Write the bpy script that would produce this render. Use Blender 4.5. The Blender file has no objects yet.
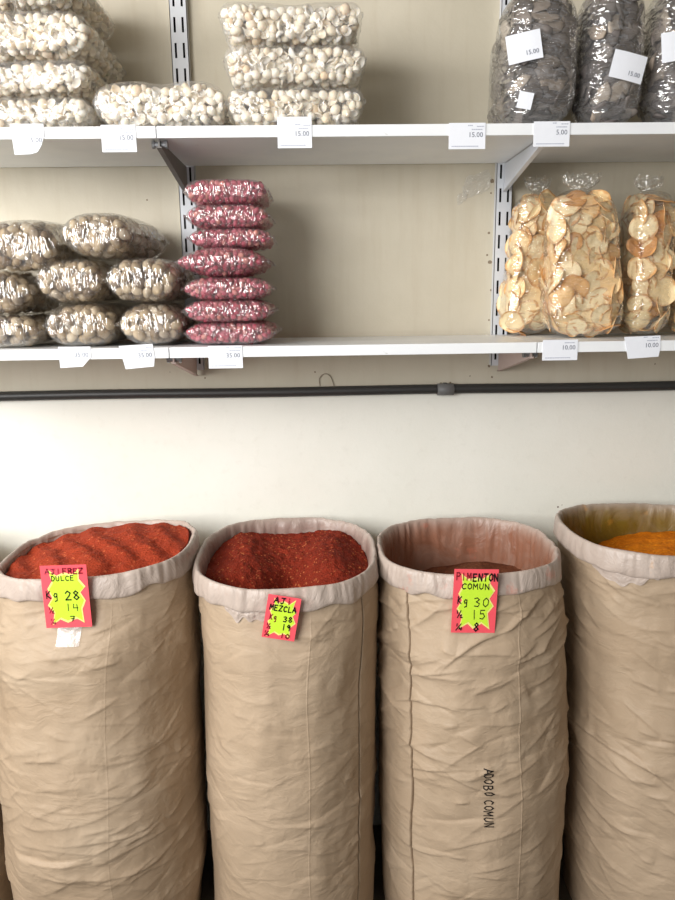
import bpy, math, random
import numpy as np
from mathutils import Vector, Matrix, noise as N

PI = math.pi
C = bpy.context.scene.collection
R0 = random.Random(7)

# ------------------------------------------------------------------ camera
CX, CY, CZ = -0.0856, -2.223, 1.782
YAW, PITCH, ROLL, FPX = 0.0229, 0.2048, -0.0129, 739.2
def basis():
    cy, sy = math.cos(YAW), math.sin(YAW); cp, sp = math.cos(PITCH), math.sin(PITCH)
    f = Vector((sy*cp, cy*cp, -sp)); r = Vector((cy, -sy, 0)); u = r.cross(f)
    return f, math.cos(ROLL)*r + math.sin(ROLL)*u, -math.sin(ROLL)*r + math.cos(ROLL)*u
F_, R_, U_ = basis()
CAM = Vector((CX, CY, CZ))
def ray(px, py): return F_ + R_*((px-337.5)/FPX) + U_*((450-py)/FPX)
def aty(px, py, Y):
    d = ray(px, py); return CAM + d*((Y-CY)/d.y)
def atz(px, py, Z):
    d = ray(px, py); return CAM + d*((Z-CZ)/d.z)
cam_d = bpy.data.cameras.new('camera'); cam = bpy.data.objects.new('camera', cam_d); C.objects.link(cam)
cam.matrix_world = Matrix(((R_.x, U_.x, -F_.x, CX), (R_.y, U_.y, -F_.y, CY), (R_.z, U_.z, -F_.z, CZ), (0, 0, 0, 1)))
cam_d.sensor_fit = 'AUTO'; cam_d.sensor_width = 36; cam_d.lens = FPX/900*36
cam_d.clip_start = 0.05; cam_d.clip_end = 60
bpy.context.scene.camera = cam

# measured set-out
D = 0.4076                     # shelf depth
ZU, ZL, LIP = 2.1687, 1.6658, 0.0255
ZP = 1.5044                    # conduit height
UX = 0.45                      # uprights at +-UX

# ------------------------------------------------------------------ helpers
def srgb(r, g, b):
    f = lambda c: (c/255/12.92) if c/255 <= .04045 else ((c/255+.055)/1.055)**2.4
    return (f(r), f(g), f(b), 1)
def mat(name, build):
    m = bpy.data.materials.new(name); m.use_nodes = True
    nt = m.node_tree; nt.nodes.clear()
    out = nt.nodes.new('ShaderNodeOutputMaterial')
    s = build(nt); nt.links.new(s, out.inputs['Surface'])
    return m
def nd(nt, t, **kw):
    n = nt.nodes.new('ShaderNode'+t)
    for k, v in kw.items():
        if hasattr(n, k): setattr(n, k, v)
        else: n.inputs[k.replace('_', ' ')].default_value = v
    return n
def lk(nt, a, b): nt.links.new(a, b)
def coords(nt, scale=(1, 1, 1), kind='Object'):
    tc = nd(nt, 'TexCoord'); mp = nd(nt, 'Mapping'); lk(nt, tc.outputs[kind], mp.inputs[0])
    mp.inputs['Scale'].default_value = scale
    return mp.outputs[0]
def ntex(nt, vec, scale, detail=4, rough=.55, dist=0):
    n = nd(nt, 'TexNoise'); n.inputs['Scale'].default_value = scale; n.inputs['Detail'].default_value = detail
    n.inputs['Roughness'].default_value = rough; n.inputs['Distortion'].default_value = dist
    if vec is not None: lk(nt, vec, n.inputs['Vector'])
    return n.outputs['Fac']
def ramp(nt, fac, stops, interp='LINEAR'):
    r = nd(nt, 'ValToRGB'); r.color_ramp.interpolation = interp
    el = r.color_ramp.elements
    while len(el) < len(stops): el.new(.5)
    for e, (p, c) in zip(el, stops): e.position = p; e.color = c
    lk(nt, fac, r.inputs[0]); return r.outputs[0]
def mixc(nt, fac, a, b, bt='MIX'):
    m = nd(nt, 'MixRGB'); m.blend_type = bt
    for i, v in ((0, fac), (1, a), (2, b)):
        if hasattr(v, 'node'): lk(nt, v, m.inputs[i])
        else: m.inputs[i].default_value = v
    return m.outputs[0]
def mth(nt, op, a, b=0.0, c=0.0, clamp=False):
    m = nd(nt, 'Math'); m.operation = op; m.use_clamp = clamp
    for i, v in ((0, a), (1, b), (2, c)):
        if hasattr(v, 'node'): lk(nt, v, m.inputs[i])
        else: m.inputs[i].default_value = v
    return m.outputs[0]
def bsdf(nt, col, rough=.6, spec=.4, bump=None, bstr=.3, bdist=.01, metal=0, extra=None):
    p = nd(nt, 'BsdfPrincipled')
    if hasattr(col, 'node'): lk(nt, col, p.inputs['Base Color'])
    else: p.inputs['Base Color'].default_value = col
    if hasattr(rough, 'node'): lk(nt, rough, p.inputs['Roughness'])
    else: p.inputs['Roughness'].default_value = rough
    p.inputs['Specular IOR Level'].default_value = spec; p.inputs['Metallic'].default_value = metal
    if bump is not None:
        b = nd(nt, 'Bump'); b.inputs['Strength'].default_value = bstr; b.inputs['Distance'].default_value = bdist
        lk(nt, bump, b.inputs['Height']); lk(nt, b.outputs[0], p.inputs['Normal'])
    for k, v in (extra or {}).items(): p.inputs[k].default_value = v
    return p.outputs[0]
def randv(nt):
    oi = nd(nt, 'ObjectInfo'); g = nd(nt, 'NewGeometry')
    return mth(nt, 'FRACT', mth(nt, 'ADD', oi.outputs['Random'], g.outputs['Random Per Island']))

def tag(o, label=None, cat=None, group=None, kind=None):
    for k, v in (('label', label), ('category', cat), ('group', group), ('kind', kind)):
        if v: o[k] = v
    return o
def empty(name, loc):
    o = bpy.data.objects.new(name, None); o.location = loc; o.empty_display_size = .05; C.objects.link(o); return o
def wloc(o):
    v = Vector((0, 0, 0))
    while o is not None: v += Vector(o.location); o = o.parent
    return v
def mesh_data(name, V, Fc, mats, smooth=False, fm=None):
    me = bpy.data.meshes.new(name); me.from_pydata([tuple(v) for v in V], [], Fc)
    for m in (mats if isinstance(mats, (list, tuple)) else [mats]): me.materials.append(m)
    if smooth: me.polygons.foreach_set('use_smooth', [True]*len(me.polygons))
    if fm: me.polygons.foreach_set('material_index', fm)
    me.update(); return me
def obj(name, V, Fc, mats, parent=None, smooth=False, fm=None, loc=None):
    """world-space vertices in; the object's origin at its parent's origin or at loc"""
    base = wloc(parent) if parent is not None else Vector(loc or (0, 0, 0))
    me = mesh_data(name, [Vector(v)-base for v in V], Fc, mats, smooth, fm)
    o = bpy.data.objects.new(name, me); C.objects.link(o)
    if parent is not None: o.parent = parent
    else: o.location = base
    return o
class MB:
    def __init__(s): s.V = []; s.F = []; s.M = []
    def add(s, V, Fc, m=0):
        n = len(s.V); s.V += [Vector(v) for v in V]; s.F += [tuple(i+n for i in f) for f in Fc]; s.M += [m]*len(Fc); return s
    def box(s, x0, x1, y0, y1, z0, z1, m=0, bev=0.0):
        if bev <= 0:
            V = [(x, y, z) for x in (x0, x1) for y in (y0, y1) for z in (z0, z1)]
            return s.add(V, [(0, 1, 3, 2), (4, 6, 7, 5), (0, 4, 5, 1), (2, 3, 7, 6), (0, 2, 6, 4), (1, 5, 7, 3)], m)
        import bmesh
        bm = bmesh.new(); bmesh.ops.create_cube(bm, size=1)
        for v in bm.verts: v.co = Vector(((x0+x1)/2+v.co.x*(x1-x0), (y0+y1)/2+v.co.y*(y1-y0), (z0+z1)/2+v.co.z*(z1-z0)))
        bmesh.ops.bevel(bm, geom=list(bm.edges), offset=bev, segments=2, affect='EDGES')
        bm.verts.index_update(); s.add([v.co.copy() for v in bm.verts], [[v.index for v in f.verts] for f in bm.faces], m); bm.free(); return s
    def prism(s, poly, depth, m=0):
        """poly: world points of a flat outline; depth: extrusion vector"""
        n = len(poly); d = Vector(depth); V = [Vector(p) for p in poly]+[Vector(p)+d for p in poly]
        return s.add(V, [tuple(range(n)), tuple(reversed(range(n, 2*n)))]+[(i, i+n, (i+1) % n+n, (i+1) % n) for i in range(n)], m)
    def tube(s, pts, r, seg=10, m=0, cap=True):
        pts = [Vector(p) for p in pts]; V = []; k = len(pts)
        for i, p in enumerate(pts):
            t = (pts[min(i+1, k-1)]-pts[max(i-1, 0)]).normalized()
            a = t.cross(Vector((0, 0, 1)))
            if a.length < 1e-3: a = t.cross(Vector((0, 1, 0)))
            a.normalize(); b = t.cross(a); rr = r[i] if isinstance(r, (list, tuple)) else r
            V += [p+(a*math.cos(2*PI*j/seg)+b*math.sin(2*PI*j/seg))*rr for j in range(seg)]
        Fc = [(i*seg+j, i*seg+(j+1) % seg, (i+1)*seg+(j+1) % seg, (i+1)*seg+j) for i in range(k-1) for j in range(seg)]
        if cap: Fc += [tuple(range(seg)), tuple((k-1)*seg+j for j in reversed(range(seg)))]
        return s.add(V, Fc, m)
    def obj(s, name, mats, parent=None, smooth=False, loc=None):
        return obj(name, s.V, s.F, mats, parent, smooth, s.M if isinstance(mats, (list, tuple)) else None, loc)

# ------------------------------------------------------------------ materials
def m_plain(name, c, rough=.6, spec=.4, metal=0, bump=0, bscale=60):
    def b(nt):
        v = coords(nt); n = ntex(nt, v, bscale, 3)
        col = mixc(nt, mth(nt, 'MULTIPLY', n, .25), c, tuple(x*.75 for x in c[:3])+(1,))
        return bsdf(nt, col, rough, spec, n, bump, .004, metal)
    return mat(name, b)
WALL_SPOTS = [(492, 181, .006), (491, 193, .003), (489, 233, .006), (490, 262, .007), (487, 255, .004), (491, 290, .004), (489, 366, .006), (492, 377, .004), (441, 384, .006), (450, 383, .005), (489, 320, .003),
              (147, 200, .003), (170, 372, .002), (205, 378, .003), (655, 364, .003), (470, 376, .003), (315, 372, .003), (558, 507, .003), (562, 505, .002)]
def b_wall(nt):
    tc = nd(nt, 'TexCoord'); o = tc.outputs['Object']
    sx = nd(nt, 'SeparateXYZ'); lk(nt, o, sx.inputs[0])
    big = ntex(nt, coords(nt, (1, 1, 1)), 1.7, 5, .6); streak = ntex(nt, coords(nt, (9, 9, .9)), 3, 4, .6); fine = ntex(nt, coords(nt), 30, 6, .65)
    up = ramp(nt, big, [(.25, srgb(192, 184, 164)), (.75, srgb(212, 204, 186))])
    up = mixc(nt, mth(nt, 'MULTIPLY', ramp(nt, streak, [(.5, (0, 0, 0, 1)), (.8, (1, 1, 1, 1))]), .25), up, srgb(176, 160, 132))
    lo = ramp(nt, big, [(.3, srgb(231, 230, 219)), (.7, srgb(240, 239, 230))])
    lo = mixc(nt, mth(nt, 'MULTIPLY', ramp(nt, fine, [(.55, (0, 0, 0, 1)), (.75, (1, 1, 1, 1))]), .15), lo, srgb(200, 196, 182))
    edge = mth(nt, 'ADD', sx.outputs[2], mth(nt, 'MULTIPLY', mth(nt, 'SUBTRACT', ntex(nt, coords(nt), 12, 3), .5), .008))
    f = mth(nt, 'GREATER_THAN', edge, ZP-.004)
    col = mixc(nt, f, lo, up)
    for px, py, r in WALL_SPOTS:
        p = aty(px, py, 0)
        d = nd(nt, 'VectorMath'); d.operation = 'DISTANCE'; lk(nt, o, d.inputs[0]); d.inputs[1].default_value = (p.x, 0, p.z)
        w = mth(nt, 'ADD', d.outputs['Value'], mth(nt, 'MULTIPLY', mth(nt, 'SUBTRACT', fine, .5), r*2.2))
        k = mth(nt, 'MULTIPLY', mth(nt, 'LESS_THAN', w, r*.8), .75)
        col = mixc(nt, k, col, srgb(96, 70, 40))
    return bsdf(nt, col, .55, .3, mth(nt, 'ADD', fine, mth(nt, 'MULTIPLY', big, 2)), .12, .01)
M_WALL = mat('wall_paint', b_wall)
M_SIDE = None
def b_floor(nt):
    v = coords(nt); n = ntex(nt, v, 6, 6); 
    return bsdf(nt, ramp(nt, n, [(.3, srgb(70, 62, 54)), (.7, srgb(108, 98, 86))]), .5, .4, n, .1)
M_FLOOR = mat('floor_cement', b_floor)
M_SIDE = m_plain('side_paint', srgb(150, 140, 124), .7, .2)
def b_shelf(nt):
    v = coords(nt); n = ntex(nt, v, 8, 5); s = ntex(nt, coords(nt, (1, 1, 3)), 26, 5, .7, .6)
    col = mixc(nt, ramp(nt, s, [(.68, (0, 0, 0, 1)), (.74, (1, 1, 1, 1))]), ramp(nt, n, [(.3, srgb(234, 237, 240)), (.7, srgb(244, 246, 247))]), srgb(150, 145, 135))
    return bsdf(nt, col, .35, .5, n, .03)
M_SHELF = mat('white_shelf_enamel', b_shelf)
M_UPRIGHT = m_plain('upright_enamel', srgb(214, 217, 222), .4, .5)
M_DARK = m_plain('slot_dark', srgb(28, 27, 27), .8, .2)
M_BRACKET = m_plain('bracket_enamel', srgb(218, 222, 230), .35, .5)
M_BRACKET_SHADED = m_plain('bracket_painted_shade', srgb(120, 116, 112), .5, .4)  # darker grey: the shade on the upper left bracket is put into its colour
M_BRACKET2 = m_plain('bracket_worn_enamel', srgb(206, 186, 178), .55, .4)
M_BOLT = m_plain('bolt_grey', srgb(150, 152, 155), .35, .5, .6)
M_CONDUIT = m_plain('black_conduit', srgb(52, 51, 50), .45, .5)
M_COUPLE = m_plain('grey_coupling', srgb(112, 112, 112), .5, .5)
M_TAG = m_plain('tag_paper', srgb(240, 243, 250), .55, .3)
M_INK = m_plain('tag_ink', srgb(104, 108, 124), .7, .2)
M_INK2 = m_plain('tag_ink_pale', srgb(186, 190, 204), .7, .2)
M_MARK = m_plain('marker_black', srgb(28, 22, 20), .6, .3)
M_MARKR = m_plain('marker_red', srgb(150, 24, 44), .6, .3)
M_MARKP = m_plain('marker_faded', srgb(186, 62, 84), .6, .3)
M_PINK = m_plain('card_fluo_pink', srgb(250, 92, 104), .55, .3)
M_PINKE = m_plain('card_edge', srgb(252, 150, 150), .55, .3)
M_LIME = m_plain('card_fluo_lime', srgb(206, 246, 62), .55, .3)
M_YELL = m_plain('card_pale_yellow', srgb(250, 240, 140), .55, .3)
M_TAPEC = None
def m_film(name, tint=(1, 1, 1), haze=.05, rough=.14, bs=.6, scale=(30, 30, 12), refl=.10, gain=2.4, cap=.34):
    def b(nt):
        v = coords(nt, scale)
        n1 = ntex(nt, v, 1, 1, .5, .6); n2 = ntex(nt, coords(nt, tuple(s*2.1 for s in scale)), 1, 0, .5, .8)
        rd = mth(nt, 'ABSOLUTE', mth(nt, 'SUBTRACT', n1, .5)); rd2 = mth(nt, 'ABSOLUTE', mth(nt, 'SUBTRACT', n2, .5))
        h = mth(nt, 'ADD', rd, mth(nt, 'MULTIPLY', rd2, .3))
        bp = nd(nt, 'Bump'); bp.inputs['Strength'].default_value = bs; bp.inputs['Distance'].default_value = .02; lk(nt, h, bp.inputs['Height'])
        tr = nd(nt, 'BsdfTransparent'); tr.inputs[0].default_value = tuple(tint)+(1,)
        gl = nd(nt, 'BsdfGlossy'); gl.inputs['Roughness'].default_value = rough; gl.inputs[0].default_value = (1, 1, 1, 1); lk(nt, bp.outputs[0], gl.inputs['Normal'])
        df = nd(nt, 'BsdfDiffuse'); df.inputs[0].default_value = (.9, .9, .92, 1); lk(nt, bp.outputs[0], df.inputs['Normal'])
        fr = nd(nt, 'Fresnel'); fr.inputs[0].default_value = 1.4; lk(nt, bp.outputs[0], fr.inputs['Normal'])
        m1 = nd(nt, 'MixShader'); m1.inputs[0].default_value = haze; lk(nt, tr.outputs[0], m1.inputs[1]); lk(nt, df.outputs[0], m1.inputs[2])
        m2 = nd(nt, 'MixShader'); lk(nt, mth(nt, 'MINIMUM', mth(nt, 'ADD', mth(nt, 'MULTIPLY', fr.outputs[0], gain), refl), cap), m2.inputs[0]); lk(nt, m1.outputs[0], m2.inputs[1]); lk(nt, gl.outputs[0], m2.inputs[2])
        return m2.outputs[0]
    return mat(name, b)
F_WHITE = m_film('film_over_white', (1, 1, 1), .08, .14, .6, (22, 26, 22), .0, 1.8, .2)
F_RED = m_film('film_over_red', (1, .99, 1), .06, .10, .8, (55, 34, 20), .0, 3.4, .4)
F_BROWN = m_film('film_over_brown', (1, 1, 1), .04, .07, .9, (46, 30, 12), .0, 3.6, .5)
F_CHIP = m_film('film_over_chips', (1, 1, .99), .01, .07, 1.0, (14, 14, 40), .0, 5.0, .4)
F_DARK = m_film('film_over_dark', (1, 1, 1), .06, .09, 1.0, (14, 16, 40), .01, 5.5, .45)
F_SCRAP = m_film('clear_tape', (1, 1, 1), .10, .2, .5, (40, 40, 40), .02, 1.5, .3)
F_TAPE = m_film('card_tape', (1, 1, 1), .22, .25, .1, (40, 40, 40), .03, 1, .2)
def m_grain(name, stops, rough=.55, spec=.3, bump=.3, bscale=220, sss=0, dirt=.55):
    def b(nt):
        r = randv(nt); n = ntex(nt, coords(nt), bscale, 3)
        col = ramp(nt, r, stops)
        col = mixc(nt, mth(nt, 'MULTIPLY', n, dirt), col, mixc(nt, 1, col, (.55, .5, .45, 1), 'MULTIPLY'))
        return bsdf(nt, col, rough, spec, n, bump, .002, extra={'Subsurface Weight': sss, 'Subsurface Radius': (1, .8, .6), 'Subsurface Scale': .012})
    return mat(name, b)
M_KERNEL = m_grain('cream_kernel', [(0, srgb(244, 230, 206)), (.35, srgb(250, 240, 222)), (.8, srgb(253, 246, 234)), (1, srgb(240, 216, 184))], .5, .35, .15, 220, .5, .3)
M_RED = m_grain('red_skin', [(0, srgb(150, 38, 60)), (.4, srgb(184, 66, 90)), (.75, srgb(206, 102, 120)), (.93, srgb(224, 150, 138)), (1, srgb(134, 30, 48))], .45, .4, .2)
M_BROWN = m_grain('brown_tuber', [(0, srgb(138, 116, 90)), (.3, srgb(182, 160, 128)), (.65, srgb(212, 192, 160)), (.9, srgb(236, 222, 198)), (1, srgb(122, 98, 74))], .5, .4, .3, 120)
M_SLICE = m_grain('dark_dried_slice', [(0, srgb(84, 78, 76)), (.4, srgb(118, 112, 110)), (.75, srgb(146, 138, 132)), (.95, srgb(178, 164, 150)), (1, srgb(206, 194, 180))], .6, .3, .6, 90)
def b_chip(nt):
    r = randv(nt); n = ntex(nt, coords(nt), 45, 4, .6)
    at = nd(nt, 'Attribute'); at.attribute_name = 'edge'
    base = ramp(nt, r, [(0, srgb(252, 230, 184)), (.45, srgb(254, 240, 204)), (.75, srgb(250, 224, 174)), (.93, srgb(240, 200, 144)), (1, srgb(216, 158, 100))])
    e = mth(nt, 'ADD', at.outputs['Fac'], mth(nt, 'MULTIPLY', mth(nt, 'SUBTRACT', n, .5), .9))
    col = mixc(nt, ramp(nt, e, [(.80, (0, 0, 0, 1)), (1.15, (.8, .8, .8, 1))]), base, srgb(206, 146, 84))
    col = mixc(nt, ramp(nt, n, [(.6, (0, 0, 0, 1)), (.78, (.6, .6, .6, 1))]), col, srgb(196, 138, 78))
    return bsdf(nt, col, .45, .4, n, .25, .004)
M_CHIP = mat('fried_chip', b_chip)

# paper of the sacks
def m_paper(name, seed):
    def b(nt):
        tc = nd(nt, 'TexCoord'); mp = nd(nt, 'Mapping'); lk(nt, tc.outputs['Object'], mp.inputs[0]); mp.inputs['Location'].default_value = (seed*3.1, seed*1.7, seed*.9)
        v = mp.outputs[0]
        w = nd(nt, 'TexNoise'); w.inputs['Scale'].default_value = 5; w.inputs['Detail'].default_value = 3; lk(nt, v, w.inputs['Vector'])
        wv = mixc(nt, .12, v, w.outputs['Color'])
        mp2 = nd(nt, 'Mapping'); lk(nt, wv, mp2.inputs[0]); mp2.inputs['Scale'].default_value = (1, 1, 1.9)
        def crum(scale):
            vo = nd(nt, 'TexVoronoi'); vo.feature = 'F1'; vo.inputs['Scale'].default_value = scale; lk(nt, mp2.outputs[0], vo.inputs['Vector'])
            return vo.outputs['Distance']
        ridge = mth(nt, 'ABSOLUTE', mth(nt, 'SUBTRACT', ntex(nt, mp2.outputs[0], 6, 4, .5, .4), .5))
        fine = mth(nt, 'ABSOLUTE', mth(nt, 'SUBTRACT', ntex(nt, mp2.outputs[0], 17, 3, .5, .6), .5))
        h = mth(nt, 'ADD', mth(nt, 'MULTIPLY', crum(7), .7), mth(nt, 'ADD', mth(nt, 'MULTIPLY', crum(19), .35), mth(nt, 'ADD', mth(nt, 'MULTIPLY', ridge, -1.2), mth(nt, 'MULTIPLY', fine, -.7))))
        big = ntex(nt, v, 2.2, 4); fib = ntex(nt, v, 160, 3)
        col = ramp(nt, big, [(.3, srgb(168, 147, 123)), (.7, srgb(186, 165, 141))])
        col = mixc(nt, mth(nt, 'MULTIPLY', fib, .25), col, srgb(158, 134, 106))
        sm = ntex(nt, mp2.outputs[0], 3.3, 5, .6)
        col = mixc(nt, mth(nt, 'MULTIPLY', ramp(nt, sm, [(.52, (0, 0, 0, 1)), (.75, (1, 1, 1, 1))]), .3), col, srgb(212, 194, 170))
        return bsdf(nt, col, .55, .35, mth(nt, 'ADD', h, mth(nt, 'MULTIPLY', fib, .02)), .32, .018)
    return mat(name, b)
def m_liner(name, stain, amount, outer_spots, spot=None):
    def b(nt):
        v = coords(nt); n = ntex(nt, v, 7, 5, .6, .5); n2 = ntex(nt, coords(nt, (1, 1, .9)), 11, 5, .6, 1.2)
        at = nd(nt, 'Attribute'); at.attribute_name = 'inside'
        col = ramp(nt, n, [(.3, srgb(172, 156, 145)), (.7, srgb(196, 181, 170))])
        k = mth(nt, 'MULTIPLY', mth(nt, 'MULTIPLY', at.outputs['Fac'], mth(nt, 'ADD', n2, .45), clamp=True), amount)
        col = mixc(nt, k, col, stain)
        if outer_spots:
            sp = ramp(nt, ntex(nt, v, 13, 4, .6), [(.62, (0, 0, 0, 1)), (.70, (1, 1, 1, 1))])
            col = mixc(nt, mth(nt, 'MULTIPLY', sp, outer_spots), col, spot or stain)
        h = mth(nt, 'ABSOLUTE', mth(nt, 'SUBTRACT', n2, .5))
        return bsdf(nt, col, .38, .45, h, .6, .014)
    return mat(name, b)
def m_powder(name, c0, c1, speck, amt, scale=180, bump=.6):
    def b(nt):
        v = coords(nt); n = ntex(nt, v, scale, 4, .7); g = ntex(nt, v, 14, 5, .6)
        vo = nd(nt, 'TexVoronoi'); vo.inputs['Scale'].default_value = scale; lk(nt, v, vo.inputs['Vector'])
        sx = nd(nt, 'SeparateXYZ'); lk(nt, vo.outputs['Color'], sx.inputs[0])
        col = ramp(nt, mth(nt, 'ADD', mth(nt, 'MULTIPLY', n, .6), mth(nt, 'MULTIPLY', g, .4)), [(.32, c0), (.66, c1)])
        col = mixc(nt, mth(nt, 'MULTIPLY', mth(nt, 'GREATER_THAN', sx.outputs[0], 1-amt), .8), col, speck)
        return bsdf(nt, col, .85, .15, mth(nt, 'ADD', n, mth(nt, 'MULTIPLY', vo.outputs['Distance'], .6)), bump, .006)
    return mat(name, b)

# ------------------------------------------------------------------ setting
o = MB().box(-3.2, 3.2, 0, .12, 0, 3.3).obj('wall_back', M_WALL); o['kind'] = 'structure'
o = MB().box(-3.2, 3.2, -5, .12, -.1, 0).obj('floor', M_FLOOR); o['kind'] = 'structure'

o = MB().box(3.2, 3.32, -5, .12, 0, 3.1).obj('wall_right_unseen', M_SIDE); o['kind'] = 'structure'  # unseen side wall, added to cut fill light from the right
o = MB().box(-3.2, 3.32, -5, .12, 3.1, 3.2).obj('ceiling_unseen', M_SIDE); o['kind'] = 'structure'  # unseen ceiling, added to keep fill light off the top of the back wall

# conduit
root = empty('conduit_pipe', (0, -.0152, ZP)); tag(root, 'thin black conduit pipe running level along the wall below the shelves', 'pipe')
MB().tube([(x*.2, -.0152, ZP+.0012*math.sin(x*1.3)) for x in range(-14, 15)], .0145, 14).obj('pipe', M_CONDUIT, root, True)
cpl = aty(445, 388, -.012)
MB().tube([(cpl.x-.025, -.019, ZP), (cpl.x-.024, -.019, ZP), (cpl.x+.024, -.019, ZP), (cpl.x+.025, -.019, ZP)], [.0148, .0182, .0182, .0148], 16).obj('coupling', M_COUPLE, root, True)['label'] = 'grey coupling sleeve'
MB().box(cpl.x-.006, cpl.x+.006, -.022, -.001, ZP+.012, ZP+.019, bev=.001).obj('pipe_clip', M_CONDUIT, root)
# little curl of wire
w0 = aty(320, 386, -.004); w1 = aty(334, 386, -.004)
pts = [(w0.x, -.004, w0.z), (w0.x-.002, -.005, w0.z+.02), (w0.x+.008, -.006, w0.z+.034), (w0.x+.022, -.006, w0.z+.036), (w0.x+.034, -.005, w0.z+.024), (w1.x, -.004, w1.z)]
def smooth_pts(P, n=6):
    P = [Vector(p) for p in P]; out = []
    for i in range(len(P)-1):
        p0, p1, p2, p3 = P[max(i-1, 0)], P[i], P[i+1], P[min(i+2, len(P)-1)]
        for k in range(n):
            t = k/n; out.append(.5*((2*p1)+(p2-p0)*t+(2*p0-5*p1+4*p2-p3)*t*t+(3*p1-p0-3*p2+p3)*t**3))
    return out+[P[-1]]
tag(MB().tube(smooth_pts(pts), .0011, 6).obj('wire_loop', m_plain('thin_wire', srgb(150, 136, 120), .6), None, True, loc=(w0.x, -.004, w0.z)), 'small loop of thin wire on the wall standing up from the black pipe', 'wire')

# slotted uprights
def upright(x, label):
    z0, z1 = ZL-.092, 2.78
    root = empty('slotted_upright', (x, 0, z0)); tag(root, label, 'shelf upright', 'slotted wall uprights')
    w, d = .0235, .022; sl = .0058
    xs = [-w, -.0110-sl/2, -.0110+sl/2, .0110-sl/2, .0110+sl/2, w]
    zs = [z0]; z = z0+.018
    while z < z1-.06: zs += [z, z+.038]; z += .064
    zs.append(z1)
    m = MB(); k = {}
    for i, zz in enumerate(zs):
        for j, xx in enumerate(xs): k[i, j] = len(m.V); m.V.append(Vector((x+xx, -d, zz)))
    for i in range(len(zs)-1):
        for j in range(5):
            if i % 2 == 1 and j in (1, 3): continue
            m.F.append((k[i, j], k[i, j+1], k[i+1, j+1], k[i+1, j])); m.M.append(0)
    m.box(x-w, x-w+.002, -d, -.0005, z0, z1); m.box(x+w-.002, x+w, -d, -.0005, z0, z1)
    m.obj('rail', M_UPRIGHT, root)
    MB().box(x-w+.0025, x+w-.0025, -.006, -.003, z0, z1).obj('slot_backing', M_DARK, root)
upright(-UX, 'white slotted metal upright behind the stack of red nut bags')
upright(UX, 'white slotted metal upright beside the tall bags of chips')

# shelf boards : bay left, middle, right at two levels
def shelf(level, x0, x1, label, grp):
    z = (ZU, ZL)[level]
    root = empty('shelf_board', ((x0+x1)/2, -D/2, z-LIP)); tag(root, label, 'shelf', grp)
    g = .0012
    MB().box(x0+g, x1-g, -D+.0022, -.0225, z-LIP+.0022, z-.0005).obj('deck', M_SHELF, root)
    m = MB().box(x0+g, x1-g, -D, -D+.002, z-LIP, z, bev=.0008); m.box(x0+g, x1-g, -D+.002, -D+.012, z-LIP, z-LIP+.0021)
    m.obj('front_lip', M_SHELF, root)
for lv, nm in ((0, 'upper'), (1, 'lower')):
    g = '%s row of white metal shelf boards' % nm
    on = {0: ('stacked bags of white kernels at the left bay', 'three white kernel bags with an empty stretch beside', 'the dark dried slice bags'),
          1: ('the brown nut bags', 'the stack of red nut bags and an empty stretch', 'the clear bags of round chips')}[lv]
    shelf(lv, -1.35, -UX, '%s white metal shelf board carrying %s' % (nm, on[0]), g)
    shelf(lv, -UX, UX, '%s white metal shelf board carrying %s' % (nm, on[1]), g)
    shelf(lv, UX, 1.35, '%s white metal shelf board carrying %s' % (nm, on[2]), g)

# brackets (triangular gusset under the joints)
def bracket(x, z, mt, label, hgt, front=.385):
    root = empty('shelf_bracket', (x, -.024, z-LIP-hgt)); tag(root, label, 'shelf bracket', 'shelf brackets')
    zt = z-LIP-.0006
    MB().prism([(x-.002, -.0235, zt), (x-.002, -front, zt), (x-.002, -front, zt-.014), (x-.002, -.0235, zt-hgt)], (.004, 0, 0)).obj('gusset_plate', mt, root)
    MB().prism([(x-.006, -.0235, zt-hgt), (x-.006, -front, zt-.014), (x-.006, -front, zt-.0165), (x-.006, -.0235, zt-hgt-.003)], (.012, 0, 0)).obj('flange', mt, root)
    b = MB().tube([(x-.016, -front+.014, zt-.007), (x+.016, -front+.014, zt-.007)], .0068, 12)
    b.tube([(x-.018, -front+.014, zt-.007), (x-.012, -front+.014, zt-.007)], .0095, 8); b.tube([(x+.012, -front+.014, zt-.007), (x+.018, -front+.014, zt-.007)], .0095, 8)
    b.obj('bolt', M_BOLT, root, False)
bracket(-UX, ZU, M_BRACKET_SHADED, 'metal bracket under the upper shelf above the red nut stack', .072)
bracket(UX, ZU, M_BRACKET, 'white metal bracket under the upper shelf above the chip bags', .072)
bracket(-UX, ZL, M_BRACKET2, 'dull metal bracket under the lower shelf below the red nut stack', .080, .36)
bracket(UX, ZL, M_BRACKET2, 'dull metal bracket under the lower shelf below the chip bags', .080, .36)

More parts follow.
